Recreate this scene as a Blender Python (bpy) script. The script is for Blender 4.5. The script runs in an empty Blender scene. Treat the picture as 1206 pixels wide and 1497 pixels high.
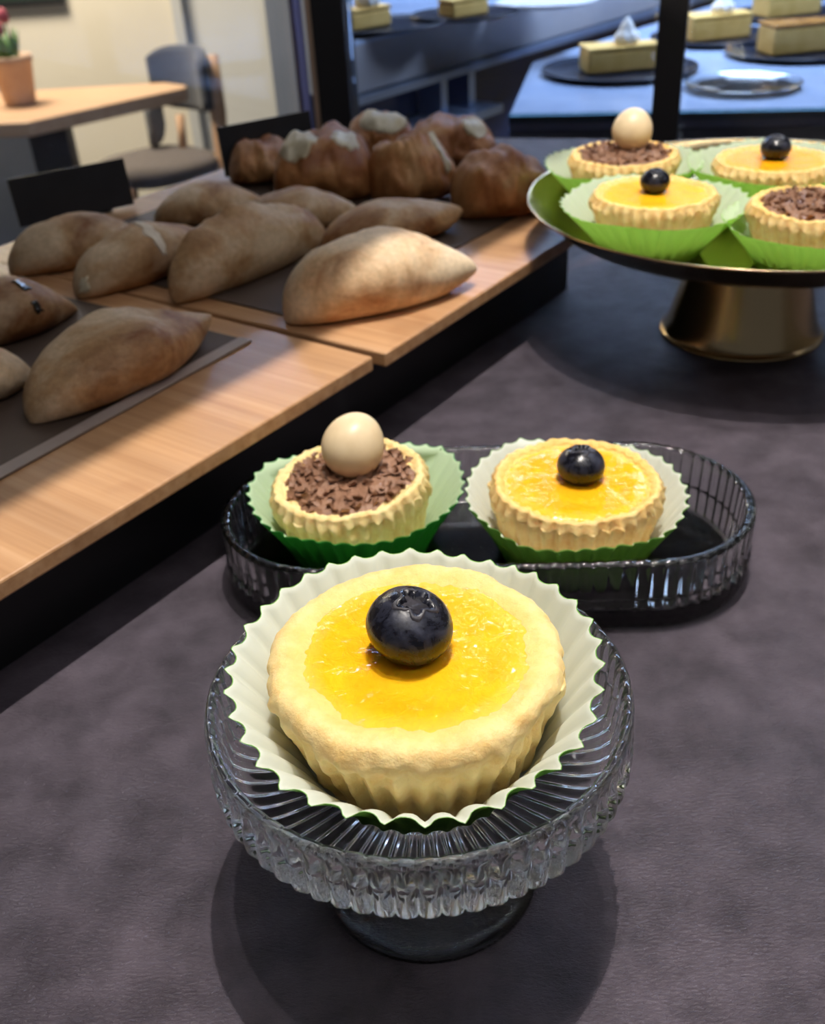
import bpy, math, random
from mathutils import Vector, Matrix, noise
PI = math.pi
S = bpy.context.scene
COL = S.collection

# ------------------------------------------------------------------ camera
FPX, PITCH, ROLL, CAMH = 1450.0, math.radians(33), math.radians(3.5), 0.208
CAM = Vector((0, 0, CAMH))
FW = Vector((0, math.cos(PITCH), -math.sin(PITCH)))
U0 = Vector((0, math.sin(PITCH), math.cos(PITCH)))
R0 = Vector((1, 0, 0))
RT = math.cos(ROLL) * R0 - math.sin(ROLL) * U0
UP = math.sin(ROLL) * R0 + math.cos(ROLL) * U0
cd = bpy.data.cameras.new('camera')
cam = bpy.data.objects.new('camera', cd)
COL.objects.link(cam)
m = Matrix((RT, UP, -FW)).transposed().to_4x4()
m.translation = CAM
cam.matrix_world = m
cd.sensor_fit = 'HORIZONTAL'
cd.sensor_width = 36.0
cd.lens = 36.0 * FPX / 1206.0
cd.clip_start = 0.01
cd.clip_end = 60
cd.dof.use_dof = True
cd.dof.focus_distance = 0.212
cd.dof.aperture_fstop = 29.0
S.camera = cam


def at(u, v, z):
    """the point where the line of sight through photo pixel u, v meets the level z"""
    r = FW + RT * ((u - 603) / FPX) - UP * ((v - 748.5) / FPX)
    return CAM + r * ((z - CAMH) / r.z)


def aty(u, v, y):
    r = FW + RT * ((u - 603) / FPX) - UP * ((v - 748.5) / FPX)
    return CAM + r * (y / r.y)


# ------------------------------------------------------------------ colour, world, lights
S.view_settings.view_transform = 'Standard'
S.view_settings.look = 'None'
S.view_settings.exposure = 0.0
S.view_settings.gamma = 1.0
S.view_settings.use_curve_mapping = False
S.cycles.max_bounces = 18
S.cycles.transmission_bounces = 16
S.cycles.glossy_bounces = 8
S.cycles.sample_clamp_indirect = 120.0
S.cycles.caustics_reflective = False
S.cycles.caustics_refractive = False
S.cycles.use_denoising = True
w = bpy.data.worlds.new('world')
S.world = w
w.use_nodes = True
w.node_tree.nodes['Background'].inputs[0].default_value = (0.75, 0.78, 0.9, 1)
w.node_tree.nodes['Background'].inputs[1].default_value = 0.13


def lamp(name, kind, loc, energy, color, size=0.1, target=None, sy=None, angle=None, blend=0.3, spin=0.0):
    l = bpy.data.lights.new(name, kind)
    l.energy = energy
    l.color = color
    if kind == 'AREA':
        l.shape = 'RECTANGLE' if sy else 'DISK'
        l.size = size
        if sy:
            l.size_y = sy
    else:
        l.shadow_soft_size = size
    if kind == 'SPOT':
        l.spot_size = angle or 1.2
        l.spot_blend = blend
    o = bpy.data.objects.new(name, l)
    COL.objects.link(o)
    o.location = loc
    if target is not None:
        o.rotation_euler = (Vector(target) - Vector(loc)).to_track_quat('-Z', 'Y').to_euler()
    if spin:
        o.rotation_euler.rotate_axis('Z', spin)
    return o


KEY = Vector((0.07, 0.27, 1.02))
KD = Vector((0.604, 0.797, 0)).normalized()
LAMPS = []
for off, en_ in ((0, 28), (-0.13, 8), (0.13, 8), (-.26, 1.5), (.26, 1.5), (-.065, 1.5), (.065, 1.5)):  # the four weakest spots are added for sparkle in the glass
    LAMPS.append(lamp('counter_spot_lamp', 'SPOT', KEY + KD * off, en_, (1.0, 0.93, 0.85), 0.0045, KEY + KD * off - Vector((0, 0, 1)), angle=1.6))
lamp('added_fill_panel', 'AREA', (0.5, -0.5, 1.7), 2, (1.0, 0.95, 0.9), 1.0, (0.1, 0.3, 0), sy=0.5)  # added soft fill from behind the camera, no known panel there
lamp('seating_lamp', 'AREA', (-1.5, 3.6, 1.3), 85, (1.0, 0.87, 0.68), 0.8, (-1.3, 4.0, -1.1), sy=0.8)
lamp('case_strip_lamp', 'AREA', (0.55, 1.45, 0.55), 12, (0.50, 0.67, 1.0), 0.9, (0.5, 1.45, 0), sy=0.15)
lamp('case_strip_lamp', 'AREA', (0.02, 1.75, 0.62), 10, (0.45, 0.62, 1.0), 0.8, (0.05, 1.6, 0), sy=0.15)
lamp('glass_highlight_strip', 'AREA', (0.25, 0.80, 0.92), 1.3, (0.93, 0.96, 1.0), 1.1, (0.2, 0.45, 0), sy=0.010)  # this and the next three strips are added to brighten the ribbed glass
lamp('glass_highlight_strip', 'AREA', (0.15, -0.22, 0.80), 0.9, (1.0, 0.96, 0.9), 1.1, (0.15, 0.25, 0), sy=0.008)
lamp('glass_highlight_strip', 'AREA', (0.72, 0.35, 0.85), 0.9, (0.95, 0.97, 1.0), 1.0, (0.1, 0.3, 0), sy=0.010, spin=PI / 2)
lamp('glass_highlight_strip', 'AREA', (0.1, 0.36, 0.96), 0.4, (1.0, 0.96, 0.92), 1.0, (0.1, 0.36, 0), sy=0.006)
for x_, y_ in ((-0.02, 2.02), (0.30, 1.80), (-0.45, 2.2)):  # added lamps, placed so the jelly mirrors them as glints
    lamp('jelly_glint_lamp', 'AREA', (x_, y_, 1.86), 1.6, (1.0, 0.95, 0.88), 0.045, (x_ * .6, 0.3, 0))

# ------------------------------------------------------------------ materials
MATS = {}


class N:
    def __init__(self, name):
        self.m = bpy.data.materials.new(name)
        self.m.use_nodes = True
        self.t = self.m.node_tree
        self.b = self.t.nodes['Principled BSDF']

    def new(self, kind, **kw):
        n = self.t.nodes.new(kind)
        for k, v in kw.items():
            if k in n.inputs:
                n.inputs[k].default_value = v
            else:
                setattr(n, k, v)
        return n

    def link(self, a, b):
        self.t.links.new(a, b)

    def coord(self, scale=(1, 1, 1), loc=(0, 0, 0), rot=(0, 0, 0), which='Object'):
        c = self.new('ShaderNodeTexCoord')
        mp = self.new('ShaderNodeMapping')
        mp.inputs['Scale'].default_value = scale
        mp.inputs['Location'].default_value = loc
        mp.inputs['Rotation'].default_value = rot
        self.link(c.outputs[which], mp.inputs[0])
        return mp.outputs[0]

    def noise(self, vec, scale, detail=4, rough=0.55, dist=0.0):
        n = self.new('ShaderNodeTexNoise')
        n.inputs['Scale'].default_value = scale
        n.inputs['Detail'].default_value = detail
        n.inputs['Roughness'].default_value = rough
        n.inputs['Distortion'].default_value = dist
        self.link(vec, n.inputs['Vector'])
        return n.outputs[0]

    def ramp(self, fac, stops):
        r = self.new('ShaderNodeValToRGB')
        e = r.color_ramp.elements
        while len(e) < len(stops):
            e.new(0.5)
        for i, (p, c) in enumerate(stops):
            e[i].position = p
            e[i].color = (*c, 1) if len(c) == 3 else c
        self.link(fac, r.inputs[0])
        return r.outputs[0]

    def mix(self, a, b, fac, mode='MIX'):
        n = self.new('ShaderNodeMix', data_type='RGBA', blend_type=mode)
        for s, v in ((n.inputs[0], fac), (n.inputs[6], a), (n.inputs[7], b)):
            if hasattr(v, 'links'):
                self.link(v, s)
            elif isinstance(v, tuple):
                s.default_value = (*v, 1)
            else:
                s.default_value = v
        return n.outputs[2]

    def bump(self, h, strength, dist, prev=None):
        n = self.new('ShaderNodeBump')
        n.inputs['Strength'].default_value = strength
        n.inputs['Distance'].default_value = dist
        self.link(h, n.inputs['Height'])
        if prev is not None:
            self.link(prev, n.inputs['Normal'])
        self.link(n.outputs[0], self.b.inputs['Normal'])
        return n.outputs[0]

    def set(self, **kw):
        for k, v in kw.items():
            k = {'color': 'Base Color', 'rough': 'Roughness', 'metal': 'Metallic', 'trans': 'Transmission Weight', 'ior': 'IOR',
                 'sss': 'Subsurface Weight', 'sssr': 'Subsurface Radius', 'ssss': 'Subsurface Scale', 'coat': 'Coat Weight', 'coatr': 'Coat Roughness',
                 'spec': 'Specular IOR Level', 'aniso': 'Anisotropic', 'sheen': 'Sheen Weight'}.get(k, k)
            s = self.b.inputs[k]
            if hasattr(v, 'links'):
                self.link(v, s)
            elif isinstance(v, tuple) and len(v) == 3 and s.type == 'RGBA':
                s.default_value = (*v, 1)
            else:
                s.default_value = v
        return self.m


def plain(name, color, rough=0.5, **kw):
    n = N(name)
    return n.set(color=color, rough=rough, **kw)


def make_counter():
    n = N('dark_stone_laminate')
    v = n.coord()
    a = n.noise(v, 9, 6, 0.6)
    b = n.noise(v, 60, 5, 0.6)
    c = n.ramp(a, [(0.3, (0.062, 0.055, 0.071)), (0.55, (0.086, 0.071, 0.090)), (0.75, (0.112, 0.097, 0.119))])
    d = n.ramp(b, [(0.32, (0.55, 0.53, 0.56)), (0.68, (1.3, 1.28, 1.3))])
    col = n.mix(c, d, 1.0, 'MULTIPLY')
    v2 = n.coord(scale=(1.0, 2.4, 1), rot=(0, 0, 0.6))
    h = n.noise(v2, 620, 4, 0.65, 0.6)
    h2 = n.noise(v, 90, 4, 0.6)
    p = n.bump(h, 0.8, 0.0010)
    n.bump(h2, 0.25, 0.002, p)
    return n.set(color=col, rough=0.5, spec=0.4)


def make_bamboo():
    n = N('bamboo_board')
    v = n.coord(scale=(1, 1, 1))
    vs = n.coord(scale=(1.2, 60, 60))
    g = n.noise(vs, 3.2, 5, 0.6)
    vb = n.coord(scale=(6, 45, 45))
    g2 = n.noise(vb, 1.0, 2, 0.5)
    knot = n.noise(v, 14, 3, 0.6)
    c = n.ramp(g, [(0.25, (0.42, 0.215, 0.095)), (0.5, (0.56, 0.32, 0.165)), (0.75, (0.66, 0.41, 0.24))])
    c = n.mix(c, n.ramp(g2, [(0.3, (0.78, 0.74, 0.7)), (0.7, (1.08, 1.06, 1.02))]), 1.0, 'MULTIPLY')
    c = n.mix(c, (0.30, 0.12, 0.04), n.ramp(knot, [(0.60, (0, 0, 0)), (0.74, (0.65, 0.65, 0.65))]))
    n.bump(g, 0.2, 0.0006)
    return n.set(color=c, rough=0.45)


def make_crumb(name, base, toast, soak=None):
    n = N(name)
    v = n.coord()
    a = n.noise(v, 160, 5, 0.65)
    b = n.noise(v, 700, 4, 0.7)
    c = n.mix(base, toast, n.ramp(a, [(0.42, (0, 0, 0)), (0.72, (1, 1, 1))]))
    if soak:
        sx = n.new('ShaderNodeSeparateXYZ')
        n.link(v, sx.inputs[0])
        ln = n.new('ShaderNodeVectorMath', operation='LENGTH')
        cb = n.new('ShaderNodeCombineXYZ')
        n.link(sx.outputs[0], cb.inputs[0])
        n.link(sx.outputs[1], cb.inputs[1])
        n.link(cb.outputs[0], ln.inputs[0])
        rr = n.ramp(ln.outputs['Value'], [(0.0235, (0.6, 0.6, 0.6)), (0.0285, (0, 0, 0))])
        zz = n.ramp(sx.outputs[2], [(0.0235, (0, 0, 0)), (0.0255, (1, 1, 1))])
        k = n.mix(rr, zz, 1.0, 'MULTIPLY')
        c = n.mix(c, soak, k)
    p = n.bump(a, 0.5, 0.0012)
    n.bump(b, 0.6, 0.0005, p)
    return n.set(color=c, rough=0.62, sss=0.25, sssr=(0.9, 0.6, 0.25), ssss=0.004)


def radius_from_axis(n):
    v = n.coord()
    sx = n.new('ShaderNodeSeparateXYZ')
    n.link(v, sx.inputs[0])
    cb = n.new('ShaderNodeCombineXYZ')
    n.link(sx.outputs[0], cb.inputs[0])
    n.link(sx.outputs[1], cb.inputs[1])
    ln = n.new('ShaderNodeVectorMath', operation='LENGTH')
    n.link(cb.outputs[0], ln.inputs[0])
    return ln.outputs['Value']


def make_curd(name, col, deep, pale, rough=0.12, spec=0.42, coat=0.12):
    n = N(name)
    v = n.coord()
    a = n.noise(v, 75, 4, 0.6, 0.5)
    b = n.noise(v, 300, 3, 0.55, 0.6)
    c = n.mix(col, deep, n.ramp(a, [(0.35, (0, 0, 0)), (0.7, (1, 1, 1))]))
    ad = n.new('ShaderNodeMath', operation='MULTIPLY_ADD')
    n.link(a, ad.inputs[0])
    ad.inputs[1].default_value = .008
    n.link(radius_from_axis(n), ad.inputs[2])
    c = n.mix(c, pale, n.ramp(ad.outputs[0], [(0.0245, (0, 0, 0)), (0.0315, (1, 1, 1))]))
    p = n.bump(a, 0.28, 0.0018)
    n.bump(b, 0.5, 0.0009, p)
    return n.set(color=c, rough=rough, spec=spec, sss=0.35, sssr=(1.0, 0.55, 0.08), ssss=0.004, coat=coat, coatr=0.04)


def make_paper(name, col, tr=0.3):
    n = N(name)
    n.b.inputs['Base Color'].default_value = (*col, 1)
    n.b.inputs['Roughness'].default_value = 0.6
    t = n.new('ShaderNodeBsdfTranslucent')
    t.inputs[0].default_value = (*col, 1)
    mx = n.new('ShaderNodeMixShader')
    mx.inputs[0].default_value = tr
    n.link(n.b.outputs[0], mx.inputs[1])
    n.link(t.outputs[0], mx.inputs[2])
    n.link(mx.outputs[0], n.t.nodes['Material Output'].inputs[0])
    return n.m


def make_berry():
    n = N('blueberry_skin')
    v = n.coord()
    a = n.noise(v, 150, 6, 0.65, 0.4)
    b = n.noise(v, 900, 3, 0.6)
    k = n.ramp(a, [(0.46, (0, 0, 0)), (0.78, (1, 1, 1))])
    c = n.mix((0.005, 0.005, 0.009), (0.055, 0.062, 0.105), k)
    r = n.ramp(a, [(0.42, (0.17, 0.17, 0.17)), (0.65, (0.5, 0.5, 0.5))])
    n.bump(b, 0.12, 0.0004)
    return n.set(color=c, rough=r, spec=0.5)


def make_bread(name, flour, tan, dark, bias=0.0):
    n = N(name)
    v = n.coord()
    oi = n.new('ShaderNodeObjectInfo')
    ad = n.new('ShaderNodeVectorMath', operation='ADD')
    n.link(v, ad.inputs[0])
    n.link(oi.outputs['Random'], ad.inputs[1])
    vv = ad.outputs[0]
    a = n.noise(vv, 26, 5, 0.6, 0.5)
    b = n.noise(vv, 48, 5, 0.6, 0.3)
    g = n.noise(vv, 380, 4, 0.7)
    c = n.ramp(a, [(0.40 - bias, flour), (0.52 - bias, tan), (0.66 - bias, dark)])
    c = n.mix(c, flour, n.ramp(b, [(0.52, (0, 0, 0)), (0.74, (0.55, 0.55, 0.55))]))
    c = n.mix(c, n.ramp(g, [(0.3, (0.8, 0.78, 0.74)), (0.7, (1.1, 1.1, 1.1))]), 1.0, 'MULTIPLY')
    p = n.bump(b, 0.35, 0.003)
    n.bump(g, 0.3, 0.0007, p)
    return n.set(color=c, rough=0.6, sss=0.05, sssr=(0.8, 0.5, 0.3), ssss=0.004)


def make_glass(name, col=(1, 1, 1), ior=1.5, rough=0.0, clear=0.0):
    n = N(name)
    n.set(color=col, rough=rough, trans=1.0, ior=ior)
    if clear:
        t = n.new('ShaderNodeBsdfTransparent')
        t.inputs[0].default_value = (*col, 1)
        mx = n.new('ShaderNodeMixShader')
        mx.inputs[0].default_value = clear
        n.link(n.b.outputs[0], mx.inputs[1])
        n.link(t.outputs[0], mx.inputs[2])
        n.link(mx.outputs[0], n.t.nodes['Material Output'].inputs[0])
    return n.m


def make_gold():
    n = N('brushed_gold')
    tg = n.new('ShaderNodeTangent', direction_type='RADIAL', axis='Z')
    n.link(tg.outputs[0], n.b.inputs['Tangent'])
    return n.set(color=(0.46, 0.34, 0.18), rough=0.2, metal=1.0, aniso=0.75)


def make_mottle(name, c1, c2, scale, rough=0.5, bump=0.0, **kw):
    n = N(name)
    v = n.coord()
    a = n.noise(v, scale, 5, 0.6)
    c = n.ramp(a, [(0.3, c1), (0.7, c2)])
    if bump:
        n.bump(a, bump, 0.002)
    return n.set(color=c, rough=rough, **kw)


def make_plank(name, c1, c2):
    n = N(name)
    v = n.coord(scale=(1.5, 22, 22))
    a = n.noise(v, 2.0, 5, 0.6)
    return n.set(color=n.ramp(a, [(0.3, c1), (0.7, c2)]), rough=0.45)


M = dict(
    counter=make_counter(), bamboo=make_bamboo(),
    crumb=make_crumb('cheesecake_crumb', (0.92, 0.71, 0.33), (0.84, 0.55, 0.19), soak=(0.93, 0.56, 0.06)),
    crumb_plain=make_crumb('cheesecake_crumb_pale', (0.92, 0.73, 0.35), (0.86, 0.58, 0.22)),
    crumb_toast=make_crumb('cheesecake_crumb_toasted', (0.92, 0.68, 0.31), (0.86, 0.50, 0.17), soak=(0.93, 0.56, 0.06)),
    curd=make_curd('yellow_jelly', (0.95, 0.56, 0.016), (0.92, 0.43, 0.008), (0.95, 0.68, 0.16)),
    curd_dish=make_curd('yellow_jelly_smooth', (0.95, 0.53, 0.014), (0.92, 0.41, 0.008), (0.95, 0.66, 0.14), 0.14, 0.2, 0.0),
    curd_tray=make_curd('yellow_jelly_far', (0.93, 0.50, 0.014), (0.90, 0.40, 0.008), (0.95, 0.62, 0.12), 0.4, 0.08, 0.0),
    curd_orange=make_curd('orange_yellow_jelly', (0.90, 0.42, 0.008), (0.84, 0.32, 0.006), (0.92, 0.50, 0.06), 0.4, 0.08, 0.0),
    paper_in=make_paper('paper_inside', (0.87, 0.91, 0.84), 0.25), paper_in_green=make_paper('paper_inside_green', (0.66, 0.84, 0.58), 0.3),
    paper_out=make_paper('paper_outside_green', (0.24, 0.54, 0.10), 0.3), paper_out_dark=make_paper('paper_outside_deep_green', (0.05, 0.42, 0.06), 0.3),
    paper_out_lime=make_paper('paper_outside_lime', (0.52, 0.88, 0.17), 0.62), paper_in_lime=make_paper('paper_inside_thin', (0.88, 0.95, 0.80), 0.5),
    berry=make_berry(), calyx=make_mottle('blueberry_crown', (0.012, 0.012, 0.018), (0.06, 0.055, 0.07), 700, 0.6),
    egg=make_mottle('malted_egg_shell', (0.80, 0.62, 0.38), (0.88, 0.71, 0.46), 120, 0.38),
    choc=make_mottle('milk_chocolate', (0.22, 0.105, 0.058), (0.36, 0.20, 0.125), 260, 0.5, 0.3),
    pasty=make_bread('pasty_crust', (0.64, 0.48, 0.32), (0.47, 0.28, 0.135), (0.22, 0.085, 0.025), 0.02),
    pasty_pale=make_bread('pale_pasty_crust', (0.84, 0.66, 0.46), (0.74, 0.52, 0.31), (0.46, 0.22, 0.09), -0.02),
    roll=make_bread('golden_roll_crust', (0.55, 0.30, 0.13), (0.42, 0.18, 0.06), (0.25, 0.085, 0.025), 0.05),
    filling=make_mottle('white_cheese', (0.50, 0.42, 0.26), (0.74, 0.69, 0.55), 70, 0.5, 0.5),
    flour=make_mottle('flour_line', (0.72, 0.62, 0.50), (0.85, 0.76, 0.64), 90, 0.8),
    olive=plain('black_olive', (0.012, 0.010, 0.010), 0.25),
    glass=make_glass('pressed_glass', (0.98, 1.0, 0.98), rough=0.03), dish_glass=make_glass('pressed_dish_glass', (0.98, 1.0, 0.99), rough=0.11), pane=make_glass('pane_glass', (0.97, 0.99, 1.0), 1.45),
    teal=make_glass('teal_edge_glass', (0.45, 0.80, 0.80), 1.5),
    gold=make_gold(), black=plain('black_satin', (0.006, 0.006, 0.008), 0.45), black_metal=plain('black_powder_coat', (0.010, 0.009, 0.010), 0.4),
    card=make_mottle('black_card', (0.008, 0.008, 0.011), (0.016, 0.016, 0.022), 60, 0.6),
    parchment=make_mottle('brown_baking_paper', (0.060, 0.038, 0.028), (0.095, 0.062, 0.046), 24, 0.6, 0.2),
    parchment_edge_lit=make_mottle('baking_paper_fold_lit', (0.36, 0.29, 0.26), (0.46, 0.38, 0.35), 30, 0.55),  # paler than the sheet: light caught by the lifted edge, put into colour
    cream=make_mottle('cream_plaster', (0.70, 0.64, 0.52), (0.75, 0.69, 0.57), 3, 0.85),
    greywall=make_mottle('grey_plaster', (0.52, 0.52, 0.50), (0.56, 0.56, 0.54), 3, 0.85),
    slate=make_mottle('slate_blue_paint', (0.19, 0.22, 0.28), (0.23, 0.26, 0.33), 5, 0.6),
    floor=make_mottle('blue_grey_floor', (0.14, 0.16, 0.20), (0.19, 0.21, 0.25), 4, 0.5),
    ceiling=make_mottle('ceiling_paint', (0.35, 0.34, 0.33), (0.40, 0.39, 0.38), 3, 0.9),
    table=make_plank('beech_tabletop', (0.52, 0.31, 0.18), (0.63, 0.41, 0.26)), beech=make_plank('beech_frame', (0.50, 0.29, 0.16), (0.60, 0.38, 0.23)),
    copper=plain('copper_trim', (0.60, 0.42, 0.30), 0.35, metal=0.7),
    fabric=make_mottle('grey_wool', (0.035, 0.038, 0.050), (0.055, 0.06, 0.075), 60, 0.9, 0.3, sheen=0.3), seat=make_mottle('taupe_wool', (0.10, 0.085, 0.08), (0.14, 0.12, 0.115), 60, 0.9, 0.3),
    fabric_light=make_mottle('light_grey_wool', (0.20, 0.20, 0.20), (0.26, 0.26, 0.26), 60, 0.9, 0.2),
    terracotta=make_mottle('clay_pot', (0.50, 0.33, 0.23), (0.60, 0.42, 0.30), 20, 0.8), leaf=make_mottle('tulip_leaf', (0.05, 0.14, 0.03), (0.12, 0.26, 0.06), 20, 0.5),
    petal=make_mottle('tulip_petal', (0.42, 0.05, 0.09), (0.62, 0.14, 0.2), 30, 0.5), soil=plain('potting_soil', (0.03, 0.02, 0.015), 0.9),
    board_green=plain('dark_green_board', (0.012, 0.03, 0.022), 0.4),
    steel=make_mottle('brushed_steel', (0.30, 0.38, 0.55), (0.45, 0.55, 0.74), 3, 0.28, metal=0.85), steel_dull=make_mottle('dull_steel', (0.30, 0.29, 0.31), (0.40, 0.38, 0.38), 4, 0.4),
    deck=make_mottle('blue_cast_laminate_deck', (0.26, 0.34, 0.50), (0.40, 0.50, 0.68), 6, 0.2), navy=plain('navy_panel', (0.05, 0.08, 0.2), 0.2), panel_grey=make_mottle('smoky_panel', (0.10, 0.125, 0.17), (0.15, 0.18, 0.23), 5, 0.15),  # the deck's blue is the cast of cool light, put into its colour
    plate=plain('dark_slate_plate', (0.012, 0.016, 0.03), 0.25), plate_white=plain('white_china', (0.75, 0.76, 0.78), 0.2),
    sponge=make_mottle('cake_sponge', (0.66, 0.40, 0.09), (0.84, 0.56, 0.18), 40, 0.8, 0.4), glaze=make_mottle('caramel_glaze', (0.34, 0.14, 0.03), (0.5, 0.25, 0.06), 40, 0.25), whip=plain('whipped_cream', (0.85, 0.84, 0.80), 0.5),
)


# ------------------------------------------------------------------ helpers
def mesh_obj(name, verts, faces, mat, parent=None, loc=(0, 0, 0), rot=(0, 0, 0), smooth=True, midx=None):
    me = bpy.data.meshes.new(name)
    me.from_pydata([tuple(v) for v in verts], [], faces)
    for mm in (mat if isinstance(mat, (list, tuple)) else [mat]):
        me.materials.append(mm)
    if midx:
        me.polygons.foreach_set('material_index', midx)
    if smooth:
        me.polygons.foreach_set('use_smooth', [True] * len(me.polygons))
    me.validate()
    me.update()
    o = bpy.data.objects.new(name, me)
    COL.objects.link(o)
    o.location = loc
    o.rotation_euler = rot
    if parent:
        o.parent = parent
    return o


def empty(name, loc=(0, 0, 0), rot=(0, 0, 0)):
    o = bpy.data.objects.new(name, None)
    o.empty_display_size = 0.01
    COL.objects.link(o)
    o.location = loc
    o.rotation_euler = rot
    return o


def tag(o, label=None, cat=None, group=None, kind=None):
    if label:
        o['label'] = label
    if cat:
        o['category'] = cat
    if group:
        o['group'] = group
    if kind:
        o['kind'] = kind
    return o


def smooth_profile(P, k=3):
    """Catmull-Rom through the profile points"""
    out = []
    n = len(P)
    for i in range(n - 1):
        p0, p1, p2, p3 = P[max(i - 1, 0)], P[i], P[i + 1], P[min(i + 2, n - 1)]
        for j in range(k):
            t = j / k
            out.append(tuple(0.5 * (2 * b + (c - a) * t + (2 * a - 5 * b + 4 * c - d) * t * t + (-a + 3 * b - 3 * c + d) * t ** 3)
                             for a, b, c, d in zip(p0, p1, p2, p3)))
    out.append(P[-1])
    return out


def revolve(P, seg, mod=None, close=False):
    """turn a list of (r, z) about z; points with r = 0 become poles; mod(theta, i, r, z) -> (r, z)"""
    V, F, rows = [], [], []
    for i, (r, z) in enumerate(P):
        if r < 1e-7:
            rows.append([len(V)] * seg)
            V.append((0, 0, z))
            continue
        row = []
        for s in range(seg):
            th = 2 * PI * s / seg
            rr, zz = mod(th, i, r, z) if mod else (r, z)
            row.append(len(V))
            V.append((rr * math.cos(th), rr * math.sin(th), zz))
        rows.append(row)
    pairs = list(zip(rows[:-1], rows[1:]))
    if close:
        pairs.append((rows[-1], rows[0]))
    for a, b in pairs:
        for s in range(seg):
            t = (s + 1) % seg
            q = [a[s], a[t], b[t], b[s]]
            q2 = []
            for x in q:
                if x not in q2:
                    q2.append(x)
            if len(q2) > 2:
                F.append(q2)
    return V, F


def box(x0, x1, y0, y1, z0, z1):
    V = [(x0, y0, z0), (x1, y0, z0), (x1, y1, z0), (x0, y1, z0), (x0, y0, z1), (x1, y0, z1), (x1, y1, z1), (x0, y1, z1)]
    F = [(0, 3, 2, 1), (4, 5, 6, 7), (0, 1, 5, 4), (1, 2, 6, 5), (2, 3, 7, 6), (3, 0, 4, 7)]
    return V, F


def prism(poly, z0, z1):
    """poly counter-clockwise"""
    n = len(poly)
    V = [(p[0], p[1], z0) for p in poly] + [(p[0], p[1], z1) for p in poly]
    F = [tuple(reversed(range(n))), tuple(range(n, 2 * n))] + [(i, (i + 1) % n, n + (i + 1) % n, n + i) for i in range(n)]
    return V, F


def join(*parts):
    V, F = [], []
    for v, f in parts:
        k = len(V)
        V += list(v)
        F += [tuple(i + k for i in q) for q in f]
    return V, F


def bevel(o, w, seg=2):
    b = o.modifiers.new('bevel', 'BEVEL')
    b.width = w
    b.segments = seg
    b.limit_method = 'ANGLE'
    return o


def tube(pts, rad, seg=8, flat=1.0):
    pts = [Vector(p) for p in pts]
    V, F = [], []
    n = len(pts)
    for i, p in enumerate(pts):
        d = (pts[min(i + 1, n - 1)] - pts[max(i - 1, 0)]).normalized()
        a = d.cross(Vector((0, 0, 1)))
        if a.length < 1e-4:
            a = Vector((1, 0, 0))
        a.normalize()
        b = a.cross(d).normalized()
        r = rad[i] if isinstance(rad, (list, tuple)) else rad
        for s in range(seg):
            t = 2 * PI * s / seg
            V.append(p + a * (r * math.cos(t)) + b * (r * flat * math.sin(t)))
    for i in range(n - 1):
        for s in range(seg):
            t = (s + 1) % seg
            F.append((i * seg + s, i * seg + t, (i + 1) * seg + t, (i + 1) * seg + s))
    F.append(tuple(reversed(range(seg))))
    F.append(tuple(range((n - 1) * seg, n * seg)))
    return V, F


def nz(x, y, z):
    return noise.noise(Vector((x, y, z)))


# ------------------------------------------------------------------ setting: room shell
def struct(name, vf, mat, smooth=False):
    o = mesh_obj(name, vf[0], vf[1], mat, smooth=smooth)
    o['kind'] = 'structure'
    return o


FZ = -1.1
struct('floor', box(-4.5, 3.5, -2.5, 5.2, FZ - 0.1, FZ), M['floor'])
struct('ceiling', box(-4.5, 3.5, -2.5, 5.2, 1.9, 2.0), M['ceiling'])
struct('wall_left', box(-4.6, -4.5, -2.5, 5.2, FZ, 1.9), M['cream'])
struct('wall_right', box(3.5, 3.6, -2.5, 5.2, FZ, 1.9), M['cream'])
xa, xb = -0.847, -0.46
struct('wall_back', box(-4.5, xa, 4.7, 4.85, FZ, 1.9), M['cream'])
struct('wall_back_recess', prism([(xa, 4.74), (xb, 4.60), (xb, 4.85), (xa, 4.85)], FZ, 1.9), M['greywall'])
struct('trim_corner', box(xa - 0.035, xa + 0.005, 4.665, 4.74, FZ, 1.9), M['greywall'])
struct('wall_back_dark', box(xb, 3.5, 4.75, 4.85, FZ, 1.9), M['slate'])
struct('trim_pillar', prism([(xb, 4.35), (-0.16, 4.35), (-0.16, 4.6), (xb, 4.6)], FZ, 1.9), M['slate'])

# counter: its back edge runs along the black posts, its left edge along the glass pane
D = Vector((0.604, 0.797, 0)).normalized()      # along the boards' front edge
NN = Vector((-D.y, D.x, 0))                     # away from the viewer, to the left
POST_A = Vector((-0.044, 0.973, 0))
POST_B = Vector((0.236, 0.886, 0))
BX = (POST_B - POST_A).normalized()
PL = POST_A - BX * .03
P2 = at(545, 521, .045) - D * .25 + NN * .33
P2.z = 0
PD = (P2 - PL).normalized()
A1 = PL + PD * 1.3
B1 = POST_B + BX * 0.9
A0 = POST_A + BX * -0.045
poly = [(A1.x, A1.y), (A1.x + 0.5, A1.y - 0.42), (0.9, -0.25), (B1.x, B1.y), (A0.x, A0.y)]
cnt = struct('countertop', prism(poly, -0.03, 0.0), M['counter'])
cnt.name = 'countertop'
del cnt['kind']
tag(cnt, 'dark purple-grey stone-look countertop the desserts stand on', 'countertop')
cb = empty('counter_cabinet', (0.2, 0.4, FZ))
tag(cb, 'black counter cabinet under the dark stone-look worktop', 'cabinet')
q = [(p[0] * 0.97 + 0.01, p[1] * 0.97 + 0.01) for p in poly]
mesh_obj('body', [(x - 0.2, y - 0.4, z - FZ) for x, y, z in prism(q, FZ, -0.031)[0]], prism(q, FZ, -0.03)[1], M['black'], cb, smooth=False)

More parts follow.
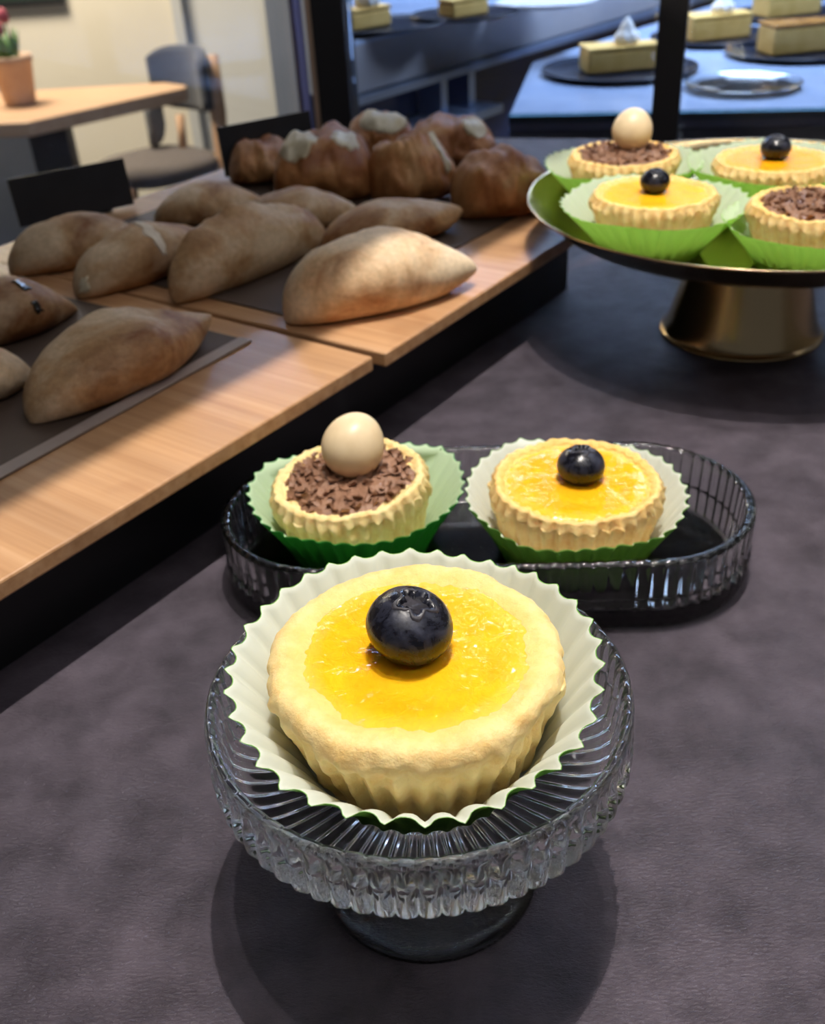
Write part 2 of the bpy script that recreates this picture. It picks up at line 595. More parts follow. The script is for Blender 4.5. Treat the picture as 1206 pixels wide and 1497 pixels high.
# overhead shelf of the display counter: keeps the counter lamps off the back of the boards
K = at(0, 747, 0.045)
K2 = at(430, 514, 0.045)
ze = 0.56
t_ = (ze - 0.045) / (KEY.z - 0.045)
E0 = K + (KEY - K) * t_
E1 = K2 + (KEY - K2) * t_
ed = (E1 - E0).normalized()
ed.z = 0
en = Vector((-ed.y, ed.x, 0))
c0, c1 = E0 - ed * 0.5, E1 + ed * 0.27
sh = mesh_obj('overhead_shelf', *prism([(c0.x, c0.y), (c1.x, c1.y), (c1.x + en.x * 0.45, c1.y + en.y * 0.45), (c0.x + en.x * 0.45, c0.y + en.y * 0.45)], ze, ze + 0.02), M['black'], smooth=False)
tag(sh, 'black overhead shelf of the display counter above the breads', 'shelf')

# ------------------------------------------------------------------ glass cake stand
RIBS = 64


def cake_stand():
    P = [(0, .0430), (.012, .0430), (.024, .0430), (.030, .0432), (.036, .0438), (.0395, .0452), (.0418, .0485), (.0428, .0535), (.0433, .0585), (.0443, .0602), (.0455, .0599),
         (.0460, .0582), (.0460, .0550), (.0459, .0522), (.0463, .0512), (.0464, .0490), (.0462, .0455), (.0452, .0436), (.0430, .0420), (.036, .0392), (.026, .0375), (.0195, .0360),
         (.0162, .0330), (.0155, .0275), (.0170, .0195), (.0203, .0100), (.0246, .0035), (.0266, .0014), (.0266, .0002), (.0250, .0), (.0230, .0005), (.0210, .0025), (.0172, .0090), (.0138, .0180),
         (.0122, .0265), (.0100, .0310), (.005, .0325), (0, .0327)]
    PS = smooth_profile(P, 3)

    def mod(th, i, r, z):
        c = abs(math.cos(RIBS * th / 2))
        lobe = c ** 0.7
        if r > .0448 and .0432 < z < .0585:
            k = min(1, (z - .0432) / .0012, (.0585 - z) / .0015)
            k = max(0, k)
            amp = .0022 if z < .0518 else .0012
            r = r - amp * (1 - lobe) * k
        elif r > .0165 and i > len(PS) * 0.4 and z > .0345 and z < .0436:
            k = min(1, (r - .0165) / .003)
            z = z + .0011 * (1 - lobe) * k
        elif r > .0418 and z > .0585:
            z = z - .0004 * (1 - lobe)
        elif i > len(PS) * 0.75 and .012 < r < .022:
            r = r - .0004 * math.cos(z * 2600) * (0.5 + 0.5 * math.cos(64 * th))
        return r, z
    V, F = revolve(PS, RIBS * 8, mod)
    return V, F


ST = Vector((-0.0012, 0.159, 0))
# flip so normals point outward
V, F = cake_stand()
stand = mesh_obj('glass_cake_stand', V, [tuple(reversed(f)) for f in F], M['glass'], loc=ST)
tag(stand, 'small ribbed clear glass cake stand on a foot, carrying the large front cheesecake', 'cake stand')

# ------------------------------------------------------------------ stadium-shaped ribbed glass dish
DISH = Vector((0.0245, 0.2838, 0))
DROT = math.radians(-3.4)


def glass_dish():
    a, R = 0.0512, 0.0388
    per = 4 * a + 2 * PI * R
    nr = 100
    seg = nr * 8
    P = [(-.0068, .0052), (-.0056, .0060), (-.0048, .0085), (-.0042, .0160), (-.0036, .0245), (-.0030, .0262), (-.0016, .0268), (-.0003, .0261), (0.0, .0245), (-.0002, .0140), (.0000, .0128),
         (.0003, .0118), (.0002, .0060), (-.0003, .0025), (-.0014, .0006), (-.0030, .0)]
    PS = smooth_profile(P, 3)

    def outline(s):
        s = s % per
        if s < 2 * a:
            return (-a + s, -R), (0, -1)
        s -= 2 * a
        if s < PI * R:
            t = -PI / 2 + s / R
            return (a + R * math.cos(t), R * math.sin(t)), (math.cos(t), math.sin(t))
        s -= PI * R
        if s < 2 * a:
            return (a - s, R), (0, 1)
        s -= 2 * a
        t = PI / 2 + s / R
        return (-a + R * math.cos(t), R * math.sin(t)), (math.cos(t), math.sin(t))
    V, F = [], []
    for i, (o, z) in enumerate(PS):
        for s in range(seg):
            (x, y), (nx, ny) = outline(per * s / seg)
            c = abs(math.cos(PI * s / 8))
            oo, zz = o, z
            if o > -.0012 and .0015 < z < .0258:
                k = max(0, min(1, (z - .0015) / .001, (.0258 - z) / .001))
                oo = o - (.0008 if z > .0128 else .0011) * (1 - c ** 0.6) * k
            elif z > .0255:
                zz = z - .00035 * (1 - c)
            V.append((x + nx * oo, y + ny * oo, zz))
    for i in range(len(PS) - 1):
        for s in range(seg):
            t = (s + 1) % seg
            F.append((i * seg + s, (i + 1) * seg + s, (i + 1) * seg + t, i * seg + t)[::-1])
    F.append(tuple(range(seg)))
    n = (len(PS) - 1) * seg
    F.append(tuple(reversed(range(n, n + seg))))
    return V, [tuple(reversed(f)) for f in F[:-2]] + F[-2:]


V, F = glass_dish()
import bmesh


def fix_normals(o):
    bm = bmesh.new()
    bm.from_mesh(o.data)
    bmesh.ops.recalc_face_normals(bm, faces=bm.faces)
    bm.to_mesh(o.data)
    bm.free()


dish = mesh_obj('glass_dish', V, F, M['dish_glass'], loc=DISH, rot=(0, 0, DROT))
fix_normals(dish)
fix_normals(stand)
tag(dish, 'long oval ribbed clear glass dish behind the cake stand holding two mini cheesecakes', 'dish')


# ------------------------------------------------------------------ mini cheesecakes
def cake_mesh(seed, rt, h, rb, chip=None, crisp=0.0):
    """rt top radius, h height, rb bottom radius"""
    k = h / .0285
    e = .55 if crisp else 1.0
    P = [(0, 0), (rb * .6, 0), (rb - .0008, .0), (rb, .0012 * k), (rb + (rt - rb) * .30, .008 * k), (rb + (rt - rb) * .62, .016 * k), (rb + (rt - rb) * .84, .0208 * k), (rt - .0003, .0228 * k),
         (rt, .0250 * k), (rt - .0007, .0270 * k), (rt - .0022 * e, .0283 * k), (rt - .0045 * e, .0286 * k), (rt - .0070 * e, .0278 * k), (rt - .0095 * e, .0270 * k), (rt * .5, .0268 * k), (0, .0268 * k)]
    PS = smooth_profile(P, 4)
    ribs = 36

    def mod(th, i, r, z):
        x, y = math.cos(th), math.sin(th)
        f = z / h
        if r > rb * .8 and f < .93:
            side = min(1, f * 8 + .4) * (1 - max(0, (f - .70) / .23))
            r += .0008 * math.cos(ribs * th) * max(side, 0.12) + .0012 * nz(x * 6 + seed, y * 6, z * 220) * side
        if f > .72 and r > rt * .72:
            r += .0009 * nz(x * 3 + seed, y * 3, 7) + .0005 * nz(x * 14, y * 14 + seed, z * 300)
            z += .0008 * nz(x * 2.5 + seed * 2, y * 2.5, 3) + .00035 * nz(x * 16 + seed, y * 16, r * 500)
            if f < .86:
                r += .0007 * nz(x * 9 + seed, y * 9, 1.5)
                z += .0016 * nz(x * 5 + seed, y * 5, 4.5)
        if crisp and r > rt * .8 and f > .62:
            k2 = max(0, 1 - abs(f - .84) / .2)
            r += .0009 * crisp * k2 * math.cos(ribs * th)
            z += .0008 * crisp * k2 * math.cos(ribs * th + 1.2)
        if chip:
            d = math.atan2(math.sin(th - chip), math.cos(th - chip))
            if abs(d) < .35 and f > .5 and r > rt * .86:
                r -= .0022 * (math.cos(d / .35 * PI) * .5 + .5) * (1 - abs(f - .78) / .3 if abs(f - .78) < .3 else 0)
        return r, z
    return revolve(PS, 216, mod)


def curd_mesh(seed, rad, z, ecc=0.0):
    """a glossy, slightly domed irregular disc sinking into the crumb at its edge"""
    P = [(rad * q, z + dz) for q, dz in ((1.05, -.0016), (1.02, -.0007), (.98, -.0001), (.93, .0003), (.86, .0005), (.75, .0005), (.62, .0004), (.48, .0004), (.34, .0005), (.2, .0006), (.1, .0006), (0, .0006))]

    def mod(th, i, r, z):
        x, y = math.cos(th), math.sin(th)
        e = 1 + .055 * nz(x * 2 + seed, y * 2, 5) + .03 * nz(x * 7 + seed, y * 7, 1)
        q = r / rad
        zz = z + .0004 * nz(r * x * 220 + seed, r * y * 220, 2) * (1 if q < .97 else 0)
        return r * (1 + (e - 1) * q), zz
    return revolve(smooth_profile(P, 2), 120, mod)


def case_mesh(seed, rb, rt, h, pleats=36, skew=(0, 0), droop=0.0, wav=1.0, squeeze=None):
    """pleated paper case, inner skin (material 0) and outer skin (material 1); skew pushes the rim sideways"""
    sub = 8
    seg = pleats * sub
    rows = 16
    skins = []
    V, F, MI = [], [], []
    for skin in (0, 1):
        off = 0 if skin == 0 else .00022
        idx = []
        for i in range(rows + 1):
            t = i / rows
            row = []
            for s in range(seg):
                th = 2 * PI * s / seg
                x, y = math.cos(th), math.sin(th)
                pa = pleats * th + .7 * nz(x * 3 + seed, y * 3, 1)
                tri = math.cos(pa + .55 * math.sin(pa))
                amp = (.0004 + .00052 * t * (1 + .9 * max(0, -y) - .6 * max(0, y)) * (1 + .5 * nz(x * 5 + seed, y * 5, 6))) * wav
                flare = rb + (rt - rb) * (t ** 1.12)
                var = 1 + .035 * t * nz(x * 1.6 + seed, y * 1.6, 2)
                lean = (x * skew[0] + y * skew[1]) * t
                r = flare * var + amp * tri + lean + off
                z = h * (t - .10 * t * t) / .90 + off * .3
                z += t * t * (.0022 * nz(x * 1.5 + seed, y * 1.5, 9) - droop * max(0, -y) ** 1.5) + t ** 6 * .0003 * tri
                row.append(len(V))
                q = (r * x, r * y)
                if squeeze:
                    q = squeeze(q[0], q[1], z, off)
                V.append((q[0], q[1], z - (off if i == 0 else 0)))
            idx.append(row)
        c = len(V)
        V.append((0, 0, -off))
        skins.append(idx)
        for s in range(seg):
            q = (c, idx[0][s], idx[0][(s + 1) % seg])
            F.append(q if skin == 0 else q[::-1])
            MI.append(skin)
        for i in range(rows):
            for s in range(seg):
                t2 = (s + 1) % seg
                q = (idx[i][s], idx[i + 1][s], idx[i + 1][t2], idx[i][t2])
                F.append(q if skin == 0 else q[::-1])
                MI.append(skin)
    a, b = skins[0][-1], skins[1][-1]
    for s in range(seg):
        t2 = (s + 1) % seg
        F.append((a[s], b[s], b[t2], a[t2]))
        MI.append(1)
    return V, F, MI


def paper_case(loc, label, seed, rb, rt, h, mats, group, **kw):
    V, F, MI = case_mesh(seed, rb, rt, h, **kw)
    o = mesh_obj('paper_baking_case', V, F, mats, loc=loc, midx=MI)
    return tag(o, label, 'baking case', group)


def berry(loc, label, r, seed, tilt=(0, 0), sq=.80):
    e = empty('blueberry', loc, (tilt[0], tilt[1], seed))
    tag(e, label, 'blueberry', 'blueberries on the cheesecakes')
    P = []
    n = 40
    for i in range(n + 1):
        a = PI * i / n      # from the bottom
        P.append((r * math.sin(a), -r * sq * math.cos(a)))
    P[0] = (0, P[0][1])

    def mod(th, i, rr, z):
        x, y = math.cos(th), math.sin(th)
        k = 1 + .015 * nz(x * 1.5 + seed, y * 1.5, z * 150)
        q = rr / r
        if z > 0 and q < .52:
            st = .34 + .07 * math.cos(5 * th)
            d = math.exp(-((q - st) / .06) ** 2)
            z += r * .05 * d - (r * .15 if q < st else 0) * min(1, (st - q) / .08)
        return rr * k, z
    V, F = revolve(P[:-1] + [(0, r * sq - r * .15)], 80, mod)
    mesh_obj('skin', [(x, y, z + r * sq) for x, y, z in V], F, M['berry'], e)
    # crown: a torn five-pointed rim round the hollow
    V2, F2 = [], []
    sg = 60
    for j, (q, dz) in enumerate(((.30, -.10), (.36, .0), (.41, .045), (.45, .03), (.47, -.015))):
        for s in range(sg):
            th = 2 * PI * s / sg
            st = 1 + .20 * math.cos(5 * th) + .12 * nz(math.cos(th) * 4 + seed, math.sin(th) * 4, 1)
            rr = r * q * st
            zb = math.sqrt(max(0, 1 - min(1, (rr / r)) ** 2)) * r * sq
            V2.append((rr * math.cos(th), rr * math.sin(th), zb + r * dz + r * sq))
    for j in range(4):
        for s in range(sg):
            t = (s + 1) % sg
            F2.append((j * sg + s, (j + 1) * sg + s, (j + 1) * sg + t, j * sg + t)[::-1])
    F2.append(tuple(range(sg)))
    tag(mesh_obj('crown', V2, F2, M['calyx'], e), 'dry star-shaped crown')
    return e


def jelly_cake(loc, label, seed, rt, h, rb, curd_r, mats, group, chip=None, rot=(0, 0, 0), crisp=1.0):
    e = empty('mini_cheesecake', loc, rot)
    tag(e, label, 'cheesecake', group)
    V, F = cake_mesh(seed, rt, h, rb, chip, crisp)
    mesh_obj('cake_body', V, F, mats[0], e)
    V, F = curd_mesh(seed, curd_r, h * .952)
    tag(mesh_obj('jelly_topping', V, F, mats[1], e), 'glossy yellow jelly')
    return e


def choc_flakes(rad, z, seed, count):
    rnd = random.Random(seed)
    parts = []
    P = [(rad, z - .0006), (rad * .9, z + .0008), (rad * .6, z + .0018), (rad * .3, z + .002), (0, z + .002)]
    parts.append(revolve(P, 60, lambda th, i, r, zz: (r * (1 + .08 * nz(math.cos(th) * 4 + seed, math.sin(th) * 4, 0)), zz + .0009 * nz(r * math.cos(th) * 400, r * math.sin(th) * 400, seed))))
    for _ in range(count):
        q = math.sqrt(rnd.random()) * rad * 1.0
        a = rnd.random() * 2 * PI
        L = rnd.uniform(.0016, .0048)
        W = rnd.uniform(.0008, .0018)
        curl = rnd.uniform(.3, 2.6)
        tk = rnd.uniform(.00025, .0005)
        V, F = [], []
        n = 6
        for j in range(n):
            f = j / (n - 1) - .5
            ang = curl * f
            R = L / curl
            x, zc = R * math.sin(ang), R * (1 - math.cos(ang))
            ww = W * (1 - .35 * abs(f) * rnd.random())
            for (yy, tt) in ((-ww, 0), (ww, 0), (ww, tk), (-ww, tk)):
                V.append(Vector((x, yy, zc + tt)))
        for j in range(n - 1):
            for s in range(4):
                t = (s + 1) % 4
                F.append((j * 4 + s, j * 4 + t, j * 4 + 4 + t, j * 4 + 4 + s))
        F += [(3, 2, 1, 0), tuple(range(4 * n - 4, 4 * n))]
        Mx = Matrix.Rotation(rnd.random() * 2 * PI, 3, 'Z') @ Matrix.Rotation(rnd.uniform(-.9, .9), 3, 'X') @ Matrix.Rotation(rnd.uniform(-.8, .8), 3, 'Y')
        c = Vector((q * math.cos(a), q * math.sin(a), z + .0019 * (1 - (q / rad) ** 3) + rnd.uniform(0, .0012)))
        parts.append(([Mx @ v + c for v in V], F))
    return join(*parts)


def choc_cake(loc, label, seed, rt, h, rb, group, rot=(0, 0, 0), mat=None):
    e = empty('mini_cheesecake', loc, rot)
    tag(e, label, 'cheesecake', group)
    V, F = cake_mesh(seed, rt, h, rb, None, 1.0)
    mesh_obj('cake_body', V, F, mat or M['crumb_plain'], e)
    V, F = choc_flakes(rt - .0052, h * .945, seed, 190)
    tag(mesh_obj('chocolate_shavings', V, F, M['choc'], e, smooth=False), 'milk chocolate shavings', kind='stuff')
    return e


def candy_egg(loc, label, rx, rz, seed, rot=(0, 0, 0)):
    P = []
    n = 36
    for i in range(n + 1):
        a = PI * i / n
        z = -math.cos(a)
        P.append((rx * math.sin(a) * (1 - .07 * z), rz * z))
    P[0] = (0, -rz)
    P[-1] = (0, rz)
    V, F = revolve(P, 56, lambda th, i, r, z: (r * (1 + .012 * nz(math.cos(th) * 2 + seed, math.sin(th) * 2, z * 120)), z))
    o = mesh_obj('candy_egg', V, F, M['egg'], loc=loc, rot=rot)
    return tag(o, label, 'egg', 'candy eggs on the chocolate cheesecakes')


G1, G2, G3 = 'yellow jelly mini cheesecakes', 'chocolate shaving mini cheesecakes', 'paper baking cases'
# --- the front one on the glass stand
PZ = .0433
jelly_cake(ST + Vector((0, 0, PZ + .0004)), 'large front mini cheesecake with yellow jelly and one blueberry, on the glass stand', 1.3, .0312, .0272, .0238, .0262, (M['crumb'], M['curd']), G1, chip=-.72, crisp=0.0)
paper_case(ST + Vector((0, 0, PZ + .0001)), 'paper case with white inside and green back around the large front cheesecake', 2.1, .0252, .0388, .0258, (M['paper_in'], M['paper_out']), G3, droop=.0055, skew=(-.0008, -.0008))
berry(Vector((-.0036, .1602, PZ + .0004 + .0258)), 'big blueberry in the middle of the large front cheesecake', .0091, 1.0, (math.radians(14), math.radians(2)))

# --- two in the glass dish
def in_dish(c):
    """the dish walls press the paper in where it would pass through them"""
    ca, sa = math.cos(DROT), math.sin(DROT)

    def f(x, y, z, off):
        wx, wy = x + c.x - DISH.x, y + c.y - DISH.y
        lx, ly = wx * ca + wy * sa, -wx * sa + wy * ca
        mx = max(-.0512, min(.0512, lx))
        dx, dy = lx - mx, ly
        d = math.hypot(dx, dy)
        zz = z + c.z
        lim = .0328 + off if zz < .0276 else .0328 + off + (zz - .0276) * 1.6
        if d > lim:
            k = lim / d
            lx, ly = mx + dx * k, dy * k
        return lx * ca - ly * sa + DISH.x - c.x, lx * sa + ly * ca + DISH.y - c.y
    return f



T1 = Vector((-.0192, .2930, .0056))
T2 = Vector((.0553, .2818, .0056))
choc_cake(T1 + Vector((0, 0, .0004)), 'mini cheesecake with chocolate shavings and a cream egg in the glass dish', 4.2, .0270, .0285, .0222, G2, rot=(math.radians(1), math.radians(-4), 0))
paper_case(T1, 'deep green paper case around the chocolate cheesecake in the glass dish', 5.0, .0236, .0372, .0232, (M['paper_in_green'], M['paper_out_dark']), G3, skew=(.0006, .0035), squeeze=in_dish(T1), wav=.75)
candy_egg(T1 + Vector((.0005, .0035, .0285 + .0100)), 'smooth cream candy egg on chocolate shavings in the glass dish', .0106, .0114, 2, (math.radians(-20), math.radians(28), 0))
jelly_cake(T2 + Vector((0, 0, .0004)), 'mini cheesecake with yellow jelly and a blueberry in the glass dish', 7.7, .0284, .0285, .0232, .0238, (M['crumb_toast'], M['curd_dish']), G1)
paper_case(T2, 'green-backed paper case around the jelly cheesecake in the glass dish', 8.4, .0242, .0368, .0230, (M['paper_in'], M['paper_out']), G3, skew=(0, .003), squeeze=in_dish(T2), wav=.75)
berry(T2 + Vector((.0012, .001, .0266)), 'blueberry on the jelly cheesecake in the glass dish', .0080, 2.2, (math.radians(4), 0))

# ------------------------------------------------------------------ gold cake stand
GS = Vector((.1735, .4726, 0))
e = empty('gold_cake_stand', GS)
tag(e, 'large gold metal cake stand with shallow tray and flared foot, at the right', 'cake stand')
TRAY = [(0, .0550), (.05, .0550), (.078, .0551), (.0868, .0562), (.0945, .0602), (.1025, .0662), (.1078, .0697), (.1091, .0703), (.1094, .0698), (.1088, .0690), (.1036, .0652), (.0954, .0588), (.0876, .0550), (.080, .0537), (.06, .0534), (.03, .0533), (0, .0533)]
V, F = revolve(smooth_profile(TRAY, 3), 160)
o = mesh_obj('tray', V, F, M['gold'], e)
fix_normals(o)
FOOT = [(.0265, .0532), (.0270, .0500), (.0290, .0380), (.0325, .0220), (.0362, .0085), (.0385, .0030), (.0402, .0014), (.0404, .0004), (.0400, .0), (.0375, .0), (.0355, .0060), (.0315, .0215), (.0278, .0380), (.0258, .0500), (.0252, .0532)]
V, F = revolve(smooth_profile(FOOT, 3), 128, close=True)
o = mesh_obj('foot', V, F, M['gold'], e)
fix_normals(o)

TZ = .0552


def tray_pt(u, v):
    p = at(u, v, TZ + .0262)
    return Vector((p.x, p.y, TZ))


lime = (M['paper_in_lime'], M['paper_out_lime'])
p = tray_pt(957, 282)
jelly_cake(p + Vector((0, 0, .0004)), 'mini cheesecake with yellow jelly at the front of the gold stand', 11.1, .0277, .0265, .0205, .0238, (M['crumb_toast'], M['curd_tray']), G1)
paper_case(p, 'lime green paper case around the front jelly cheesecake on the gold stand', 12, .0212, .0412, .0228, lime, G3, wav=.85)
berry(p + Vector((0, .001, .0258)), 'blueberry on the front jelly cheesecake of the gold stand', .0066, 3.1)
p = tray_pt(912, 224)
choc_cake(p + Vector((0, 0, .0004)), 'mini cheesecake with chocolate shavings and an egg at the back of the gold stand', 13.3, .0277, .0262, .0205, G2, mat=M['crumb_toast'])
paper_case(p, 'lime green paper case around the back chocolate cheesecake on the gold stand', 14, .0212, .0395, .0225, lime, G3, wav=.85)
candy_egg(p + Vector((.004, .002, .0262 + .0108)), 'pale candy egg on the back chocolate cheesecake of the gold stand', .0100, .0103, 5, (0, .2, 0))
p = tray_pt(1133, 232)
jelly_cake(p + Vector((0, 0, .0004)), 'mini cheesecake with orange-yellow jelly, second jelly one back on the gold stand', 15.2, .0280, .0262, .0205, .0234, (M['crumb_toast'], M['curd_orange']), G1)
paper_case(p, 'lime green paper case around the orange-yellow jelly cheesecake at the back of the gold stand', 16, .0212, .0412, .0250, lime, G3, wav=.85)
berry(p + Vector((0, .001, .0254)), 'blueberry on the orange-yellow jelly cheesecake at the back of the gold stand', .0072, 4.0)
p = tray_pt(1196, 300)
choc_cake(p + Vector((0, 0, .0004)), 'mini cheesecake with chocolate shavings and no egg, at the right edge of the gold stand', 17.9, .0277, .0270, .0205, G2, mat=M['crumb_toast'])
paper_case(p, 'lime green paper case around the right-hand chocolate cheesecake on the gold stand', 18, .0212, .0375, .0205, lime, G3, wav=.85)

# ------------------------------------------------------------------ bamboo boards on a black riser
BZ = .045
TH = .0062
CORN = at(545, 521, BZ)


def board(corner, d, length, width, z, name, label):
    """corner: front corner; d along the front edge; the grain (local x) runs away from the edge"""
    n = Vector((-d.y, d.x, 0))
    ang = math.atan2(n.y, n.x)
    V, F = box(0, width, 0, length, -TH, 0) if d.cross(n).z < 0 else box(0, width, -length, 0, -TH, 0)
    o = mesh_obj(name, V, F, M['bamboo'], loc=(corner.x, corner.y, z), rot=(0, 0, ang), smooth=False)
    bevel(o, .0008)
    return tag(o, label, 'board', 'bamboo bread boards'), n


D1 = (CORN - at(0, 850, BZ)).normalized()
C2 = at(549, 524, BZ)
D2 = (D1 * .65 + (at(820, 341, BZ) - C2).normalized() * .35).normalized()
board(CORN - D1 * .60, D1, .60, .275, BZ, 'bamboo_board', 'near bamboo board along the left edge, under the shaded breads')
C2b = C2 + D2 * .0065
board(C2b, D2, .200, .275, BZ - .0005, 'bamboo_board', 'far bamboo board behind, its right end by the gold stand')
n1 = Vector((-D1.y, D1.x, 0))
rp = [CORN - D1 * .60 + n1 * .022, CORN + D1 * .208 + n1 * .022, CORN + D1 * .208 + n1 * .255, CORN - D1 * .60 + n1 * .255]
o = mesh_obj('black_riser', *prism([(v.x, v.y) for v in rp], 0, BZ - TH - .0006), M['black'], smooth=False)
tag(o, 'black riser block lifting the bamboo boards off the countertop', 'riser')


# baking paper on each board
def sheet(pts, z, label, fold=None):
    e = empty('baking_paper', (pts[0].x, pts[0].y, z))
    tag(e, label, 'baking paper', 'baking papers on the boards')
    V, F = prism([(p.x - pts[0].x, p.y - pts[0].y) for p in pts], 0, .0004)
    mesh_obj('sheet', V, F, M['parchment'], e, smooth=False)
    if fold:
        V, F = prism([(p.x - pts[0].x, p.y - pts[0].y) for p in fold], .0004, .0009)
        tag(mesh_obj('folded_edge', V, F, M['parchment_edge_lit'], e, smooth=False), 'folded edge, painted lighter as if catching light')


s0 = at(0, 703, BZ)
s1 = at(368, 500, BZ)
sd = (s1 - s0).normalized()
sn = Vector((-sd.y, sd.x, 0))
s0 = s0 - sd * .12
sheet([s0, s1, s1 + sn * .20, s0 + sn * .20], BZ + .0002, 'brown baking paper on the near board with a folded edge painted pale as if catching light', [s0, s1, s1 + sn * .0065, s0 + sn * .0065])
a0, a1 = at(318, 474, BZ), at(420, 492, BZ)
a2 = a1 + D2 * .04 + Vector((-D2.y, D2.x, 0)) * .02
b0 = C2b + D2 * .012 + Vector((-D2.y, D2.x, 0)) * .046
b1 = C2b + D2 * .195 + Vector((-D2.y, D2.x, 0)) * .040
b2 = b1 + Vector((-D2.y, D2.x, 0)) * .20
b3 = b0 + Vector((-D2.y, D2.x, 0)) * .20
sheet([b0, b1, b2, b3], BZ, 'brown baking paper on the far board under the golden rolls')


# ------------------------------------------------------------------ breads
def bread_mesh(L, W, H, seed, point=(0.0, 0.0), nub=(0.0, 0.0), bend=0.0, ridge=0.0, lump=.06, nt=64, ns=40, tipz=(0, 0), sq=(2.4, .5)):
    """a filled loaf along x, flat underneath; tail = pinch exponent at each end"""
    V, F = [], []

    def surf(t, ph, off=0.0):
        s = -1 if t < 0 else 1
        k = 0 if t < 0 else 1
        a = abs(t)
        rnd_ = max(0, 1 - a ** sq[0]) ** sq[1]
        shp = max(0, 1 - a ** 1.5) ** 1.05
        body = rnd_ * (1 - point[k]) + shp * point[k]
        pin = nub[k] * max(0, 1 - a ** 10) * min(1, max(0, (a - .3) / .3))
        wv = max(body, pin) * .85 + (body + pin) * .15
        hv = max(body ** .9, pin * .9)
        c, sn_ = math.cos(ph), math.sin(ph)
        y = W / 2 * wv * (abs(c) ** .85) * (1 if c > 0 else -1)
        z = H * hv * (.42 + .58 * sn_) if sn_ >= 0 else H * hv * (.42 - .42 * min(1, abs(sn_) * 1.25))
        z *= 1.0
        x = L / 2 * t
        rn = 1 + lump * nz(t * 2.4 + seed, c * 1.3, sn_ * 1.3 + seed) + lump * .4 * nz(t * 7 + seed, c * 3, sn_ * 3)
        y *= rn
        z = z * (rn if sn_ > 0 else 1) + tipz[k] * a ** 3
        if ridge and sn_ > .55:
            z += ridge * hv * math.exp(-((ph - PI * .5 + .35 * math.sin(t * 2 + seed)) / .13) ** 2) * (1 + .5 * nz(t * 9, seed, 0))
        y += bend * (t * t) * L
        p = Vector((x, y, z))
        if off:
            cc = Vector((x, bend * t * t * L, H * hv * .4))
            d = (p - cc)
            p = p + d.normalized() * off
        return p
    for i in range(nt + 1):
        t = -math.cos(PI * i / nt) * .9995
        for s in range(ns):
            V.append(surf(t, 2 * PI * s / ns))
    for i in range(nt):
        for s in range(ns):
            q = (s + 1) % ns
            F.append((i * ns + s, (i + 1) * ns + s, (i + 1) * ns + q, i * ns + q)[::-1])
    F.append(tuple(range(ns)))
    F.append(tuple(reversed(range(nt * ns, (nt + 1) * ns))))
    return V, F, surf


def patch(surf, t0, t1, p0, p1, off=.0012, n=14, jag=0.0, seed=0):
    """a skin lying on the loaf between two stations and two angles, thick enough to be solid"""
    V, F = [], []
    for o_ in (off, -.0008):
        for i in range(n + 1):
            for j in range(n + 1):
                u_, v_ = i / n, j / n
                a_u, a_v = 2 * u_ - 1, 2 * v_ - 1
                t = (t0 + t1) / 2 + (t1 - t0) / 2 * a_u * math.sqrt(1 - a_v * a_v / 2)
                ph = (p0 + p1) / 2 + (p1 - p0) / 2 * a_v * math.sqrt(1 - a_u * a_u / 2)
                if jag:
                    t += jag * 1.3 * nz(v_ * 4 + seed, u_ * 3, 1)
                    ph += jag * 2 * nz(u_ * 4 + seed, v_ * 3, 5)
                e_ = min(u_, 1 - u_, v_, 1 - v_)
                V.append(surf(max(-.99, min(.99, t)), ph, o_ if o_ < 0 else o_ * min(1, .25 + e_ * 5)))
    k = (n + 1) ** 2
    for i in range(n):
        for j in range(n):
            a = i * (n + 1) + j
            F.append((a, a + n + 1, a + n + 2, a + 1))
            F.append((k + a, k + a + 1, k + a + n + 2, k + a + n + 1))
    ring = [j for j in range(n + 1)] + [i * (n + 1) + n for i in range(1, n + 1)] + [n * (n + 1) + j for j in range(n - 1, -1, -1)] + [i * (n + 1) for i in range(n - 1, 0, -1)]
    for a, b in zip(ring, ring[1:] + ring[:1]):
        F.append((a, b, k + b, k + a))
    return V, F


def bread(p_left, p_right, W, top, seed, label, group, mat='pasty', name='filled_pasty', z=BZ + .0006, patches=(), H=None, **kw):
    """top: the photo row the highest point of the loaf reaches above its middle"""
    c = (p_left + p_right) / 2
    d = p_right - p_left
    L = math.hypot(d.x, d.y)
    if H is None:
        q = c - CAM
        um = 603 + FPX * q.dot(RT) / q.dot(FW)
        H = max(.02, aty(um, top, c.y + W * .08).z - z)
    e = empty(name, (c.x, c.y, z), (0, 0, math.atan2(d.y, d.x)))
    tag(e, label, 'pastry', group)
    V, F, surf = bread_mesh(L, W, H, seed, **kw)
    o = mesh_obj('crust', V, F, M[mat], e)
    fix_normals(o)
    for pn, pm, pl, a in patches:
        V, F = patch(surf, *a, seed=seed, jag=.05)
        o = mesh_obj(pn, V, F, M[pm], e)
        fix_normals(o)
        if pl:
            tag(o, pl)
    return e


GA, GB = 'filled pasties on the bamboo boards', 'golden rolls at the back of the far board'


def a_(u, v, z=BZ + .010):
    return at(u, v, z)


